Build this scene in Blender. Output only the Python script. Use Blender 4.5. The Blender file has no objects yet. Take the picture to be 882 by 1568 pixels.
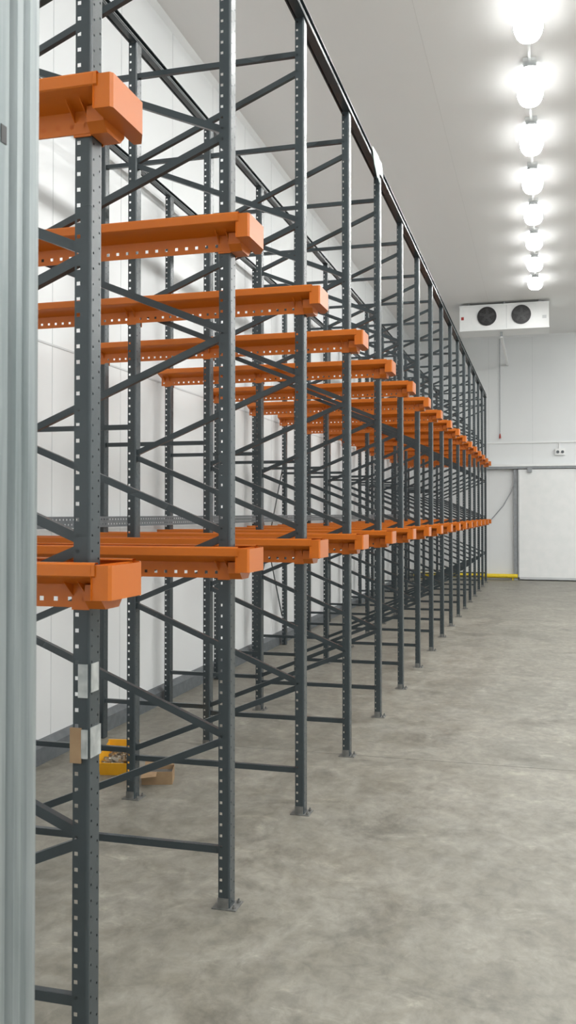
import bpy, math, random
from mathutils import Vector, Matrix
random.seed(4)
scene = bpy.context.scene
try:
    scene.view_settings.view_transform = 'Standard'
    scene.view_settings.look = 'None'
except Exception:
    pass

# ---------------------------------------------------------------- materials
def new_mat(name):
    m = bpy.data.materials.new(name); m.use_nodes = True
    nt = m.node_tree
    return m, nt, nt.nodes['Principled BSDF']

def noise_mat(name, c1, c2, scale=(5,5,5), nscale=1.0, rough=(0.4,0.5), metal=0.0, detail=5, bump=0.0, spec=0.5, lo=0.35, hi=0.65):
    m, nt, b = new_mat(name)
    tc = nt.nodes.new('ShaderNodeTexCoord')
    mp = nt.nodes.new('ShaderNodeMapping'); mp.inputs['Scale'].default_value = scale
    n = nt.nodes.new('ShaderNodeTexNoise'); n.inputs['Scale'].default_value = nscale; n.inputs['Detail'].default_value = detail
    r = nt.nodes.new('ShaderNodeValToRGB')
    r.color_ramp.elements[0].position = lo; r.color_ramp.elements[0].color = (*c1,1)
    r.color_ramp.elements[1].position = hi; r.color_ramp.elements[1].color = (*c2,1)
    mr = nt.nodes.new('ShaderNodeMapRange')
    mr.inputs['To Min'].default_value = rough[0]; mr.inputs['To Max'].default_value = rough[1]
    L = nt.links.new
    L(tc.outputs['Object'], mp.inputs['Vector']); L(mp.outputs['Vector'], n.inputs['Vector'])
    L(n.outputs['Fac'], r.inputs['Fac']); L(r.outputs['Color'], b.inputs['Base Color'])
    L(n.outputs['Fac'], mr.inputs['Value']); L(mr.outputs['Result'], b.inputs['Roughness'])
    b.inputs['Metallic'].default_value = metal
    b.inputs['Specular IOR Level'].default_value = spec
    if bump > 0:
        bp = nt.nodes.new('ShaderNodeBump'); bp.inputs['Strength'].default_value = bump; bp.inputs['Distance'].default_value = 0.01
        L(n.outputs['Fac'], bp.inputs['Height']); L(bp.outputs['Normal'], b.inputs['Normal'])
    return m

M_post   = noise_mat('grey_powder_coat', (0.034,0.046,0.052), (0.041,0.054,0.060), scale=(1,1,1), nscale=1.2, rough=(0.25,0.29), spec=.6, detail=1)
M_orange = noise_mat('orange_powder_coat', (0.52,0.125,0.006), (0.57,0.142,0.008), scale=(1,1,1), nscale=1, rough=(0.27,0.33), detail=1)
M_galv   = noise_mat('galvanised_steel', (0.20,0.235,0.24), (0.33,0.365,0.37), scale=(30,30,1.5), nscale=1.5, rough=(0.35,0.55), metal=0.45)
M_zinc   = noise_mat('zinc_plate', (0.13,0.135,0.13), (0.22,0.22,0.21), nscale=4, rough=(0.4,0.55), metal=0.4)
M_white  = noise_mat('white_wall_panel', (0.77,0.79,0.80), (0.80,0.82,0.825), scale=(.6,.6,.3), nscale=1, rough=(0.35,0.45))
M_ceil   = noise_mat('white_ceiling_panel', (0.81,0.81,0.805), (0.84,0.84,0.835), scale=(.6,.2,.6), nscale=1, rough=(0.5,0.6), spec=.3)
M_door   = noise_mat('white_door_sheet', (0.84,0.86,0.86), (0.88,0.89,0.89), nscale=1, rough=(0.3,0.4))
M_seam   = noise_mat('panel_seam', (0.58,0.60,0.61), (0.62,0.64,0.65), nscale=2, rough=(0.5,0.6))
M_seam2  = noise_mat('faint_panel_seam', (0.72,0.72,0.71), (0.74,0.74,0.73), nscale=2, rough=(0.5,0.6))
M_joint  = noise_mat('floor_joint', (0.12,0.12,0.105), (0.16,0.16,0.14), nscale=2, rough=(0.6,0.7))
M_kerb   = noise_mat('dark_grey_kerb', (0.10,0.115,0.125), (0.14,0.155,0.165), nscale=3, rough=(0.5,0.6))
M_frame  = noise_mat('grey_door_frame', (0.28,0.30,0.32), (0.34,0.36,0.38), nscale=3, rough=(0.35,0.5))
M_yellow = noise_mat('yellow_paint', (0.80,0.58,0.02), (0.86,0.64,0.03), nscale=3, rough=(0.4,0.5))
M_ybin   = noise_mat('yellow_plastic', (0.80,0.38,0.015), (0.86,0.43,0.02), nscale=3, rough=(0.35,0.45))
M_card   = noise_mat('cardboard', (0.28,0.18,0.10), (0.34,0.23,0.13), nscale=3, rough=(0.8,0.9))
M_tape   = noise_mat('silver_tape', (0.34,0.36,0.36), (0.55,0.57,0.56), nscale=4, rough=(0.25,0.4), metal=0.3, bump=0.5, detail=2)
M_black  = noise_mat('black_fan', (0.012,0.012,0.013), (0.022,0.022,0.024), nscale=8, rough=(0.4,0.5))
M_wrap   = noise_mat('pale_plastic_wrap', (0.34,0.46,0.43), (0.55,0.66,0.63), nscale=3, rough=(0.2,0.4), bump=0.5)
M_green  = noise_mat('green_plastic', (0.01,0.22,0.15), (0.015,0.28,0.19), nscale=5, rough=(0.35,0.45))
M_red    = noise_mat('red_plastic', (0.35,0.04,0.03), (0.45,0.05,0.04), nscale=5, rough=(0.35,0.45))
M_bolt   = noise_mat('zinc_bolts', (0.35,0.33,0.28), (0.65,0.62,0.55), nscale=30, rough=(0.25,0.4), metal=0.8)

# concrete floor
def floor_mat():
    m, nt, b = new_mat('concrete_floor')
    L = nt.links.new
    tc = nt.nodes.new('ShaderNodeTexCoord')
    def noise(s, d, sc=(1,1,1), rot=0.0, dist=0.0, rough=.6, loc=(0,0,0)):
        mp = nt.nodes.new('ShaderNodeMapping'); mp.inputs['Scale'].default_value = sc; mp.inputs['Rotation'].default_value = (0,0,rot)
        mp.inputs['Location'].default_value = loc
        n = nt.nodes.new('ShaderNodeTexNoise'); n.inputs['Scale'].default_value = s; n.inputs['Detail'].default_value = d
        n.inputs['Distortion'].default_value = dist; n.inputs['Roughness'].default_value = rough
        L(tc.outputs['Object'], mp.inputs['Vector']); L(mp.outputs['Vector'], n.inputs['Vector'])
        return n.outputs['Fac']
    big = noise(0.6, 3); mid = noise(2.4, 9, (1.2,1.0,1), 0.4, 0.7, .68); fine = noise(9, 8, (1.3,1,1), 0.6, .4, .7)
    scuff = noise(3.2, 8, (1,1.6,1), 1.0, 1.2, .72, (4,7,0)); stain = noise(1.5, 8, (1,1.2,1), .2, .6, .7, (11,3,0))
    def ramp(f, a, bb, p0, p1):
        r = nt.nodes.new('ShaderNodeValToRGB')
        r.color_ramp.elements[0].position=p0; r.color_ramp.elements[0].color=(*a,1)
        r.color_ramp.elements[1].position=p1; r.color_ramp.elements[1].color=(*bb,1)
        L(f, r.inputs['Fac']); return r.outputs['Color']
    base = ramp(mid, (0.178,0.168,0.138), (0.262,0.253,0.220), 0.36, 0.64)
    t1 = ramp(big, (0.88,0.88,0.87), (1.06,1.05,1.04), 0.35, 0.65)
    t2 = ramp(fine, (0.80,0.80,0.80), (1.16,1.16,1.15), 0.36, 0.64)
    t3 = ramp(scuff, (1,1,1), (1.38,1.38,1.36), 0.56, 0.70)
    t4 = ramp(stain, (0.62,0.62,0.61), (1,1,1), 0.32, 0.46)
    def mul(a, bb):
        x = nt.nodes.new('ShaderNodeMix'); x.data_type='RGBA'; x.blend_type='MULTIPLY'; x.inputs[0].default_value=1
        L(a, x.inputs[6]); L(bb, x.inputs[7]); return x.outputs[2]
    L(mul(mul(mul(mul(base,t1),t2),t3),t4), b.inputs['Base Color'])
    mr = nt.nodes.new('ShaderNodeMapRange'); mr.inputs['To Min'].default_value=0.36; mr.inputs['To Max'].default_value=0.60
    L(mid, mr.inputs['Value']); L(mr.outputs['Result'], b.inputs['Roughness'])
    bp = nt.nodes.new('ShaderNodeBump'); bp.inputs['Strength'].default_value=0.08; bp.inputs['Distance'].default_value=0.01
    L(fine, bp.inputs['Height']); L(bp.outputs['Normal'], b.inputs['Normal'])
    return m
M_floor = floor_mat()

def emis_mat(name, col, s):
    m, nt, b = new_mat(name)
    b.inputs['Base Color'].default_value = (0.9,0.9,0.9,1)
    b.inputs['Emission Color'].default_value = (*col,1)
    b.inputs['Emission Strength'].default_value = s
    return m
M_light = emis_mat('led_diffuser', (0.99,0.99,0.97), 48)

# ---------------------------------------------------------------- mesh builder
class MB:
    def __init__(s): s.v=[]; s.f=[]; s.m=[]
    def quad(s, a,b,c,d, mi=0):
        i=len(s.v); s.v += [tuple(a),tuple(b),tuple(c),tuple(d)]; s.f.append((i,i+1,i+2,i+3)); s.m.append(mi)
    def box(s, lo, hi, mi=0):
        (x0,y0,z0),(x1,y1,z1)=lo,hi
        i=len(s.v)
        s.v += [(x0,y0,z0),(x1,y0,z0),(x1,y1,z0),(x0,y1,z0),(x0,y0,z1),(x1,y0,z1),(x1,y1,z1),(x0,y1,z1)]
        for f in [(0,3,2,1),(4,5,6,7),(0,1,5,4),(1,2,6,5),(2,3,7,6),(3,0,4,7)]:
            s.f.append(tuple(i+k for k in f)); s.m.append(mi)
    def beam(s, p, q, w, h, side=Vector((0,1,0)), mi=0):
        p=Vector(p); q=Vector(q); d=(q-p).normalized()
        u=(side - d*side.dot(d)).normalized(); t=d.cross(u)
        i=len(s.v)
        for e in (p,q):
            for a,b in ((-1,-1),(1,-1),(1,1),(-1,1)):
                s.v.append(tuple(e+u*(a*w/2)+t*(b*h/2)))
        for f in [(0,3,2,1),(4,5,6,7),(0,1,5,4),(1,2,6,5),(2,3,7,6),(3,0,4,7)]:
            s.f.append(tuple(i+k for k in f)); s.m.append(mi)
    def channel(s, p, q, w, h, side=Vector((0,1,0)), t=0.003, mi=0):
        p=Vector(p); q=Vector(q); d=(q-p).normalized()
        u=(side - d*side.dot(d)).normalized(); n=d.cross(u)
        o=-u*(w/2)
        s.beam(p+o,q+o,t,h,side,mi)
        s.beam(p+n*(h/2-t/2),q+n*(h/2-t/2),w,t,side,mi)
        s.beam(p-n*(h/2-t/2),q-n*(h/2-t/2),w,t,side,mi)
    def prism(s, pts, axis, a, b, mi=0):
        def P(p,c):
            return {'x':(c,p[0],p[1]),'y':(p[0],c,p[1]),'z':(p[0],p[1],c)}[axis]
        i=len(s.v); n=len(pts)
        s.v += [P(p,a) for p in pts]+[P(p,b) for p in pts]
        s.f.append(tuple(i+k for k in range(n))); s.m.append(mi)
        s.f.append(tuple(i+n+k for k in reversed(range(n)))); s.m.append(mi)
        for k in range(n):
            k2=(k+1)%n
            s.f.append((i+k,i+n+k,i+n+k2,i+k2)); s.m.append(mi)
    def cyl(s, c, r, h, axis='z', n=16, mi=0, r2=None):
        r2=r if r2 is None else r2
        i=len(s.v)
        for k,(rr,hh) in enumerate(((r,0),(r2,h))):
            for j in range(n):
                a=2*math.pi*j/n; ca,sa=rr*math.cos(a),rr*math.sin(a)
                if axis=='z': s.v.append((c[0]+ca,c[1]+sa,c[2]+hh))
                elif axis=='y': s.v.append((c[0]+ca,c[1]+hh,c[2]+sa))
                else: s.v.append((c[0]+hh,c[1]+ca,c[2]+sa))
        s.f.append(tuple(i+j for j in range(n))); s.m.append(mi)
        s.f.append(tuple(i+n+j for j in reversed(range(n)))); s.m.append(mi)
        for j in range(n):
            j2=(j+1)%n; s.f.append((i+j,i+n+j,i+n+j2,i+j2)); s.m.append(mi)
    def perforated(s, O, U, V, w, h, cols, hole, pitch, off=0.0, mi=0):
        O=Vector(O);U=Vector(U);V=Vector(V)
        def R(u0,u1,v0,v1):
            if u1-u0<1e-5 or v1-v0<1e-5: return
            s.quad(O+U*u0+V*v0,O+U*u1+V*v0,O+U*u1+V*v1,O+U*u0+V*v1,mi)
        cur=0
        for k,(cu) in enumerate(cols):
            R(cur,cu-hole/2,0,h)
            v=0; p=pitch/2+off+(pitch/2 if k%2 else 0)
            while p+hole/2<h:
                R(cu-hole/2,cu+hole/2,v,p-hole/2); v=p+hole/2; p+=pitch
            R(cu-hole/2,cu+hole/2,v,h)
            cur=cu+hole/2
        R(cur,w,0,h)
    def mesh(s, name, mats, fix=False):
        me=bpy.data.meshes.new(name); me.from_pydata(s.v,[],s.f)
        for m in mats: me.materials.append(m)
        me.polygons.foreach_set('material_index', s.m)
        me.update()
        if fix:
            import bmesh
            bm=bmesh.new(); bm.from_mesh(me); bmesh.ops.recalc_face_normals(bm, faces=bm.faces); bm.to_mesh(me); bm.free()
        return me
def obj(name, me, parent=None, loc=(0,0,0), rot=None):
    o=bpy.data.objects.new(name, me); scene.collection.objects.link(o)
    o.location=loc
    if rot: o.rotation_euler=rot
    if parent: o.parent=parent
    return o

# ---------------------------------------------------------------- dimensions
XW=-3.52; XR=9.0; YB=-4.0; YF=25.5; HC=6.63
XA,XB,XC=-1.40,-2.50,-3.40
NB=17; Y1=2.65; DY=1.35
ys=[Y1+DY*i for i in range(NB)]
HT=4.80

# ---------------------------------------------------------------- room
b=MB(); b.box((XW-.2,YB-.2,-.2),(XR+.2,YF+.2,0)); obj('floor', b.mesh('floor',[M_floor]))
b=MB(); b.box((XW-.2,YB-.2,HC),(XR+.2,YF+.2,HC+.2),0)
obj('ceiling', b.mesh('ceiling',[M_ceil]))
b=MB(); b.box((XW-.2,YB,0),(XW,YF,HC)); obj('wall_left', b.mesh('wall_left',[M_white]))
b=MB(); b.box((XR,YB,0),(XR+.2,YF,HC)); obj('wall_right', b.mesh('wall_right',[M_white]))
b=MB(); b.box((XW-.2,YF,0),(XR+.2,YF+.2,HC)); obj('wall_far', b.mesh('wall_far',[M_white]))
b=MB(); b.box((XW-.2,YB-.2,0),(XR+.2,YB,HC)); obj('wall_back', b.mesh('wall_back',[M_white]))
b=MB(); b.prism([(XW,0),(XW+.06,0),(XW+.06,.12),(XW+.03,.16),(XW,.16)],'y',YB,YF); obj('baseboard_left', b.mesh('baseboard_left',[M_kerb],True))
# seams
b=MB()
y=YB+.9
while y<YF: b.box((XW,y-.003,.16),(XW+.002,y+.003,HC)); y+=1.15
b.box((XW,YB,3.05),(XW+.004,YF,3.065))
obj('trim_1', b.mesh('trim_1',[M_seam]))
b=MB()
x=XW+1.0
while x<XR: b.box((x-.003,YF-.002,0),(x+.003,YF,HC)); x+=1.15
obj('trim_2', b.mesh('trim_2',[M_seam]))
b=MB(); b.prism([(XW,HC),(XW+.05,HC),(XW,HC-.05)],'y',YB,YF); b.prism([(YF,HC),(YF-.05,HC),(YF,HC-.05)],'x',XW,XR)
obj('trim_3', b.mesh('trim_3',[M_white],True))
b=MB()
for x in (-2.3,-1.15,1.1,2.25,3.4,4.6): b.box((x-.003,YB,HC-.001),(x+.003,YF,HC))
obj('trim_4', b.mesh('trim_4',[M_seam2]))
b=MB(); b.box((XW,6.72,0),(XR,6.725,.001)); b.box((2.9,YB,0),(2.908,YF,.001))
obj('trim_5', b.mesh('trim_5',[M_joint]))

# ---------------------------------------------------------------- pallet rack
rack=bpy.data.objects.new('drive_in_pallet_rack',None); scene.collection.objects.link(rack)
a,bb,c=.0275,.040,.010
p=MB(); H=HT
p.perforated((a,-(bb-c),0),(0,1,0),(0,0,1),2*(bb-c),H,[.010,.050],.007,.05)
for sgn in (-1,1):
    N=5
    for k in range(N):
        t0=math.pi/2*k/N; t1=math.pi/2*(k+1)/N
        q0=(a-c+c*math.cos(t0), sgn*(bb-c+c*math.sin(t0))); q1=(a-c+c*math.cos(t1), sgn*(bb-c+c*math.sin(t1)))
        p.quad((*q0,0),(*q1,0),(*q1,H),(*q0,H))
    p.perforated((-a,sgn*bb,0),(1,0,0),(0,0,1),2*a-c,H,[.013],.012,.05)
    y0,y1=sorted((sgn*bb,sgn*(bb-.010)))
    p.quad((-a,y0,0),(-a,y1,0),(-a,y1,H),(-a,y0,H))
post_me=p.mesh('upright_post',[M_post])
# foot
p=MB(); p.box((-.055,-.055,0),(.062,.055,.005))
for sx,sy in ((.046,-.035),(.046,.035)):
    p.cyl((sx,sy,.005),.009,.009,n=6); p.cyl((sx,sy,.014),.005,.010,n=8)
p.box((-.029,-.045,.005),(.022,-.0412,.05)); p.box((-.029,.0412,.005),(.022,.045,.05))
foot_me=p.mesh('foot_plate',[M_zinc])
for i,y in enumerate(ys):
    for r,x in enumerate((XA,XB,XC)):
        obj(f'upright_{i+1}_{r+1}', post_me, rack, (x,y,.005))
        if r<2: obj(f'foot_plate_{i+1}_{r+1}', foot_me, rack, (x,y,0))
# bracing of one frame
p=MB()
D=XB-XA
xi,xo=-.012,D+.012
zs=[.30+.467*k for k in range(10)]
for k in range(9):
    za,zb=zs[k],zs[k+1]
    A=(xo,0,za+.012) if k%2==0 else (xi,0,za+.012)
    B=(xi,0,zb-.012) if k%2==0 else (xo,0,zb-.012)
    p.channel(A,B,.026,.032)
p.channel((xi,0,.255),(xo,0,.255),.026,.032)
p.channel((xi,0,4.60),(xo,0,4.60),.026,.032)
for z in (.30,2.35,4.60):
    p.channel((xo,0,z),(XC-XA+.012,0,z),.026,.032)
brace_me=p.mesh('frame_bracing',[M_post])
for i,y in enumerate(ys): obj(f'frame_bracing_{i+1}', brace_me, rack, (XA,y,0))
# rails
p=MB()
x0,x1=XC-XA-.06,.100
for s in (-1,1):
    yw=s*.048
    if s<0:
        p.perforated((x0,yw,-.004),(0,0,1),(1,0,0),.072,x1-x0-.03,[.026],.014,.05)
        p.quad((x0,yw,-.004),(x1-.03,yw,-.004),(x1-.03,yw-s*.006,-.004),(x0,yw-s*.006,-.004))
        pr=[(yw,.068),(s*.120,.090),(s*.142,.098)]
    else:
        pr=[(yw,.060),(yw,.076),(s*.120,.092),(s*.142,.098)]
    pr += [(s*.146,.102),(s*.146,.136),(s*.141,.142),(s*.122,.142),(s*.120,.137)]
    for q in range(len(pr)-1):
        (ya,za),(yb,zb)=pr[q],pr[q+1]
        p.quad((x0,ya,za),(x1,ya,za),(x1,yb,zb),(x0,yb,zb))
    for bx in (0,XB-XA,XC-XA):
        p.box((bx-.03,min(s*.041,s*.046),-.012),(bx+.03,max(s*.041,s*.046),.085))
        p.prism([(s*.046,.03),(s*.112,.082),(s*.046,.066)],'x',bx-.026,bx-.023)
        p.prism([(s*.046,.03),(s*.112,.082),(s*.046,.066)],'x',bx+.023,bx+.026)
# front bumper: folded cap with cut corners
z0,z1=.028,.134
pl=[(.088,-.140),(.142,-.140),(.150,-.130),(.150,.080),(.116,.148),(.088,.148)]
pi=[(q[0]-.003 if q[0]>.1 else q[0], q[1]*.98) for q in pl]
for k in range(len(pl)-1):
    p.quad((*pl[k],z0),(*pl[k+1],z0),(*pl[k+1],z1),(*pl[k],z1))
    p.quad((*pi[k],z0),(*pi[k+1],z0),(*pi[k+1],z1),(*pi[k],z1))
    p.quad((*pl[k],z1),(*pl[k+1],z1),(*pi[k+1],z1),(*pi[k],z1))
p.prism([(q[0]*.99,q[1]*.99) for q in pl],'z',.110,.113)
p.prism([(q[0]*.999,q[1]*.999) for q in pl],'z',z0,z0+.003)
p.quad((.088,-.147,z0),(.088,.147,z0),(.088,.147,z1),(.088,-.147,z1))
# saddle in front of upright carrying the bumper
p.prism([(-.046,-.008),(.046,-.008),(.075,.02),(.075,.07),(-.075,.07),(-.075,.02)],'x',.030,.088)
rail_me=p.mesh('pallet_rail',[M_orange],False)
for i,y in enumerate(ys):
    for l,z in enumerate((1.508,3.008)):
        obj(f'pallet_rail_{i+1}_{l+1}', rail_me, rack, (XA,y,z))
# top ties
def tie(name,x,z,w,h,parent=rack,m=M_post):
    p=MB(); ya,yb=ys[0]-2.4,ys[-1]+.06
    p.box((x-w/2,ya,z),(x+w/2,yb,z+.006)); p.box((x-w/2,ya,z+h-.006),(x+w/2,yb,z+h)); p.box((x-w/2+.01,ya,z),(x-w/2+.018,yb,z+h))
    p.prism([(x+w/2-.012,z+.006),(x+w/2,z+.012),(x+w/2,z+.022),(x+w/2-.006,z+.03)],'y',ya,yb)
    obj(name,p.mesh(name,[m]),parent)
tie('top_tie_front',XA,HT+.008,.075,.07)
tie('top_tie_middle',XB,HT+.008,.06,.055)
tie('top_tie_rear',XC,HT+.008,.05,.05)
# rear perforated beam
p=MB(); ya,yb=ys[0]-.4,ys[-1]+.04; xr=XC+.034
p.perforated((xr,ya,1.69),(0,0,1),(0,1,0),.085,yb-ya,[.025,.062],.012,.05)
p.quad((xr,ya,1.775),(xr,yb,1.775),(xr-.006,yb,1.775),(xr-.006,ya,1.775))
obj('rear_beam',p.mesh('rear_beam',[M_kerb]),rack)
p=MB()
for k in (6,11):
    p.beam((XC-.035,ys[k],.4),(XC-.035,ys[k+1],2.4),.006,.03,Vector((1,0,0)))
    p.beam((XC-.04,ys[k+1],.4),(XC-.04,ys[k],2.4),.006,.03,Vector((1,0,0)))
obj('back_bracing',p.mesh('back_bracing',[M_post]),rack)
# tape & cardboard on first upright
p=MB()
y=ys[0]
p.box((XA-.008,y-.045,1.22),(XA+.024,y-.0412,1.325)); p.box((XA+.0285,y-.030,1.235),(XA+.0310,y+.020,1.325))
p.box((XA+.0,y-.046,1.03),(XA+.025,y-.0412,1.12)); p.box((XA+.0285,y-.034,1.03),(XA+.0320,y+.034,1.125))
p.box((XA-.034,y-.048,1.015),(XA+.004,y-.0415,1.125),1)
obj('tape_patch',p.mesh('tape_patch',[M_tape,M_card]),rack)
# wrap at beam joint
p=MB(); yj=ys[4]-.25
for k in range(7):
    dx=random.uniform(-.05,.05); dz=random.uniform(-.12,.03); dy=random.uniform(-.25,.1)
    P=Vector((XA+.045,yj+dy,HT+.03)); 
    p.quad(P+Vector((0,-.08,.06)),P+Vector((.015,.10,.05)),P+Vector((.03,.07+dy*.4,-.09+dz)),P+Vector((.008,-.04,-.08)))
obj('plastic_wrap',p.mesh('plastic_wrap',[M_wrap]),rack)

# ---------------------------------------------------------------- galvanised column near camera
xc=-.7125
pl=[(xc-.15,1.0),(xc-.01,1.0),(xc,1.01),(xc,1.115),(xc-.010,1.121),(xc-.010,1.130),(xc,1.136),(xc,1.150),(xc-.006,1.155),(xc-.006,1.164),(xc,1.169),(xc,1.186),(xc-.004,1.200),(xc-.012,1.210),(xc-.15,1.210)]
p=MB(); p.prism(pl,'z',0,HC)
p.box((xc-.001,1.095,2.31),(xc+.0012,1.108,2.335),1)
p.box((xc-.17,.96,0),(xc+.02,1.24,.012))
obj('galvanised_column',p.mesh('galvanised_column',[M_galv,M_black],True))

# ---------------------------------------------------------------- ceiling lights, plus added fill rows
p=MB()
p.box((-.07,-.50,.045),(.07,.50,.08),0)
def sup(a,b,n=32,e=.72):
    r=[]
    for j in range(n):
        t=2*math.pi*j/n; cx,sy=math.cos(t),math.sin(t)
        r.append((a*math.copysign(abs(cx)**e,cx), b*math.copysign(abs(sy)**e,sy)))
    return r
rings=[(sup(.09,.42),.045,0),(sup(.145,.50),-.016,0),(sup(.145,.50),-.022,1),(sup(.135,.485),-.036,1),(sup(.09,.42),-.05,1)]
i0=len(p.v); n=32
for pts,z,_ in rings: p.v += [(q[0],q[1],z) for q in pts]
for k in range(len(rings)-1):
    for j in range(n):
        j2=(j+1)%n; p.f.append((i0+k*n+j,i0+k*n+j2,i0+(k+1)*n+j2,i0+(k+1)*n+j)); p.m.append(rings[k+1][2])
p.f.append(tuple(i0+4*n+j for j in range(n))); p.m.append(1)
p.box((-.015,.50,.045),(.015,1.0,.07),0)
light_me=p.mesh('ceiling_and_fill_light',[M_white,M_light],True)
for xl,ymax in ((-.10,20.2),(3.7,24.8),(7.2,24.8)):  # rows further right are out of view, added to brighten the room
    k=-8
    while True:
        y=8.93+1.5*k; k+=1
        if y>ymax: break
        if y<YB+.7: continue
        obj('ceiling_and_fill_light', light_me, None, (xl,y,HC-.08))

# ---------------------------------------------------------------- evaporator / cooler unit
p=MB()
ux0,ux1,uy,uz0,uz1=-1.79,.18,21.28,5.98,6.56
zc=(uz0+uz1)/2+.03
p.box((ux0,uy,uz0+.03),(ux1,uy+.75,uz1))
p.box((ux0-.01,uy-.012,uz1-.02),(ux1+.01,uy+.76,uz1+.01)); p.box((ux0-.01,uy-.012,uz0),(ux1+.01,uy+.76,uz0+.03))
p.box((ux0-.004,uy-.006,uz0+.03),(ux0+.02,uy,uz1-.02)); p.box((ux1-.02,uy-.006,uz0+.03),(ux1+.004,uy,uz1-.02))
p.box((-.75,uy-.003,uz0+.03),(-.74,uy,uz1),3)
for fx in (-1.18,-.42):
    n=32
    p.cyl((fx,uy-.03,zc),.215,.03,'y',n,1)
    p.cyl((fx,uy-.036,zc),.195,.03,'y',n,1)
    for r in (.06,.11,.155,.195):
        for j in range(n):
            a0=2*math.pi*j/n;a1=2*math.pi*(j+1)/n
            p.beam((fx+r*math.cos(a0),uy-.04,zc+r*math.sin(a0)),(fx+r*math.cos(a1),uy-.04,zc+r*math.sin(a1)),.004,.004,mi=5)
    p.cyl((fx,uy-.05,zc),.04,.03,'y',16,5)
    for j in range(5):
        a0=2*math.pi*j/5
        p.beam((fx+.03*math.cos(a0),uy-.038,zc+.03*math.sin(a0)),(fx+.17*math.cos(a0+.3),uy-.037,zc+.17*math.sin(a0+.3)),.006,.06,mi=5)
for hx in (ux0+.2,ux1-.2,-.8):
    for hy in (uy+.1,uy+.65): p.box((hx-.02,hy-.02,uz1),(hx+.02,hy+.02,HC-.001),2)
p.cyl((-.87,uy+.3,uz0-.10),.025,.12,'z',12,2); p.beam((-.87,uy+.3,uz0-.10),(-.87,YF-.03,uz0-.15),.05,.05,Vector((1,0,0)),0)
p.box((ux0+.03,uy-.004,6.24),(ux0+.09,uy-.001,6.31),4)
p.box((ux1-.14,uy-.004,6.19),(ux1-.05,uy-.001,6.26),3)
M_blade=noise_mat('dark_fan_blade',(.035,.035,.037),(.05,.05,.052),nscale=3)
obj('evaporator_cooler_unit',p.mesh('evaporator_cooler_unit',[M_door,M_black,M_frame,M_seam,M_red,M_blade],True))

# ---------------------------------------------------------------- door etc on far wall
door=bpy.data.objects.new('door_1',None); scene.collection.objects.link(door)
p=MB(); p.box((-.60,YF-.14,.03),(2.5,YF-.03,2.98)); p.box((-.60,YF-.145,.03),(-.57,YF-.03,2.98),1); p.box((-.60,YF-.145,.03),(2.5,YF-.03,.09),1)
obj('door_panel',p.mesh('door_panel',[M_door,M_seam]),door)
p=MB(); p.box((-.72,YF-.10,0),(-.625,YF,3.02)); obj('door_jamb',p.mesh('door_jamb',[M_frame]),door)
p=MB(); p.box((-1.6,YF-.17,3.0),(3.2,YF,3.06),1); p.box((-1.6,YF-.19,3.06),(3.2,YF,3.12)); 
for x in (-.3,1.0,2.2): p.box((x-.06,YF-.2,2.9),(x+.06,YF-.145,3.05),1)
obj('door_track',p.mesh('door_track',[M_door,M_frame]),door)
def curve(name,pts,r,mat,parent=None):
    cu=bpy.data.curves.new(name,'CURVE'); cu.dimensions='3D'; cu.bevel_depth=r; cu.bevel_resolution=2
    sp=cu.splines.new('POLY'); sp.points.add(len(pts)-1)
    for i,q in enumerate(pts): sp.points[i].co=(*q,1)
    cu.materials.append(mat); o=bpy.data.objects.new(name,cu); scene.collection.objects.link(o)
    if parent: o.parent=parent
    return o
curve('pull_cord',[(-.66,YF-.12,2.68),(-.8,YF-.1,2.35),(-1.0,YF-.08,2.0),(-1.25,YF-.06,1.7),(-1.5,YF-.04,1.45)],.012,M_frame,door)
p=MB(); p.cyl((XW+.1,YF-.10,.11),.055,-.62-XW-.1,'x',14)
for x in (-3.2,-2.4,-1.6,-.75): p.box((x-.02,YF-.1,0),(x+.02,YF,.12))
obj('yellow_bumper_rail',p.mesh('yellow_bumper_rail',[M_yellow],True))
p=MB(); p.cyl((-1.075,YF-.03,3.95),.008,2.6,'z',8); p.cyl((-1.075,YF-.04,3.84),.03,.12,'z',12,1,.015)
obj('pull_switch_cable',p.mesh('pull_switch_cable',[M_frame,M_red],True))
p=MB(); p.box((-1.9,YF-.03,3.695),(3.5,YF,3.725)); p.box((.46,YF-.03,3.5),(.485,YF,3.70))
p.box((.36,YF-.07,3.36),(.62,YF,3.53)); p.cyl((.43,YF-.085,3.44),.04,.02,'y',12,1); p.cyl((.55,YF-.085,3.44),.04,.02,'y',12,1)
obj('wall_socket_box',p.mesh('wall_socket_box',[M_door,M_kerb],True))

# ---------------------------------------------------------------- small floor items
p=MB()
w,d,h=.105,.15,.17
def wall4(p,A,B,C,Dd,t,mi=0):
    n=(Vector(B)-Vector(A)).cross(Vector(Dd)-Vector(A)).normalized()*t
    pts=[Vector(q) for q in (A,B,C,Dd)]; i=len(p.v)
    p.v += [tuple(q) for q in pts]+[tuple(q+n) for q in pts]
    for f in [(0,3,2,1),(4,5,6,7),(0,1,5,4),(1,2,6,5),(2,3,7,6),(3,0,4,7)]:
        p.f.append(tuple(i+k for k in f)); p.m.append(mi)
p.box((-w*.9,-d*.9,0),(w*.9,d*.9,.006))
wall4(p,(-w*.9,-d*.9,0),(-w*.9,d*.9,0),(-w,d,h),(-w,-d,h*.75),.005)
wall4(p,(w*.9,d*.9,0),(w*.9,-d*.9,0),(w,-d,h*.75),(w,d,h),.005)
wall4(p,(-w*.9,d*.9,0),(w*.9,d*.9,0),(w,d,h),(-w,d,h),.005)
wall4(p,(w*.9,-d*.9,0),(-w*.9,-d*.9,0),(-w,-d,h*.5),(w,-d,h*.5),.005)
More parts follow.
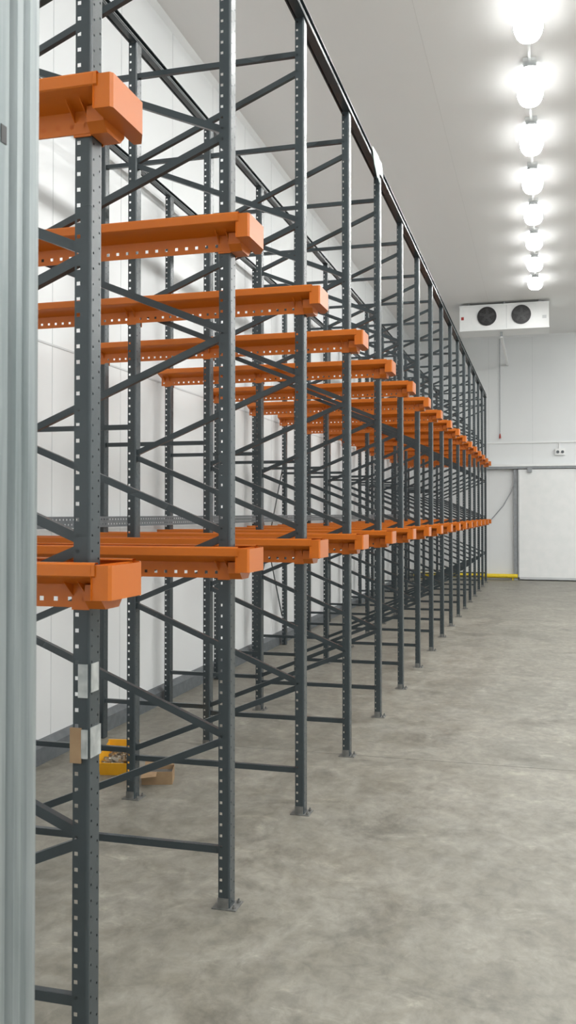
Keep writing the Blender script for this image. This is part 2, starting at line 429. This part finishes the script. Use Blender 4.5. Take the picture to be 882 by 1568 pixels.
p.box((-w-.008,d-.004,h-.012),(w+.008,d+.01,h+.004))
for k in range(70):
    c0=Vector((random.uniform(-.08,.08),random.uniform(-.12,.12),random.uniform(.05,.095)))
    dd=Vector((random.uniform(-1,1),random.uniform(-1,1),random.uniform(-.4,.4))).normalized()*.028
    p.beam(c0-dd,c0+dd,.012,.012,Vector((.3,.2,1)),1)
    p.beam(c0+dd*.75,c0+dd,.022,.022,Vector((.3,.2,1)),1)
p.box((-.09,-.13,.006),(.09,.13,.055),1)
obj('parts_bin',p.mesh('parts_bin',[M_ybin,M_bolt],True),None,(-2.87,5.90,0),(0,0,.2))
p=MB()
p.box((-.10,-.08,0),(.10,.08,.004))
for s in (-1,1):
    p.box((-.10,s*.08-.002,0),(.10,s*.08+.002,.085)); p.box((s*.10-.002,-.08,0),(s*.10+.002,.08,.085))
wall4(p,(-.10,-.08,.085),(.0,-.08,.085),(.0,-.14,.07),(-.10,-.14,.06),.003); wall4(p,(-.10,.08,.085),(.10,.08,.085),(.09,.13,.12),(-.10,.13,.12),.003)
p.box((-.095,-.075,.004),(.095,.075,.06),1)
obj('cardboard_box',p.mesh('cardboard_box',[M_card,M_zinc]),None,(-2.49,5.72,0),(0,0,.3))
p=MB(); p.cyl((0,0,0),.10,.22,'z',20,0,.13); p.cyl((0,0,.215),.135,.015,'z',20,0); p.cyl((0,0,.231),.11,.002,'z',20,1)
obj('green_bucket',p.mesh('green_bucket',[M_green,M_black],True),None,(.93,23.0,0))
# ---------------------------------------------------------------- world, camera
w=bpy.data.worlds.new('world'); scene.world=w; w.use_nodes=True
w.node_tree.nodes['Background'].inputs[0].default_value=(.8,.85,.9,1); w.node_tree.nodes['Background'].inputs[1].default_value=.3

cam=bpy.data.cameras.new('camera'); co=bpy.data.objects.new('camera',cam); scene.collection.objects.link(co)
cam.sensor_fit='VERTICAL'; cam.sensor_height=36; F=1400/1568
cam.lens=36*F; cam.clip_start=.05
pitch=math.radians(1.0)
cam.shift_y=(2/1568)-F*math.tan(pitch)
cam.dof.use_dof=True; cam.dof.focus_distance=8.0; cam.dof.aperture_fstop=14
co.location=(0,0,1.8)
yaw=math.atan(388/1400)
co.rotation_euler=(math.pi/2+pitch,0,yaw)
scene.camera=co
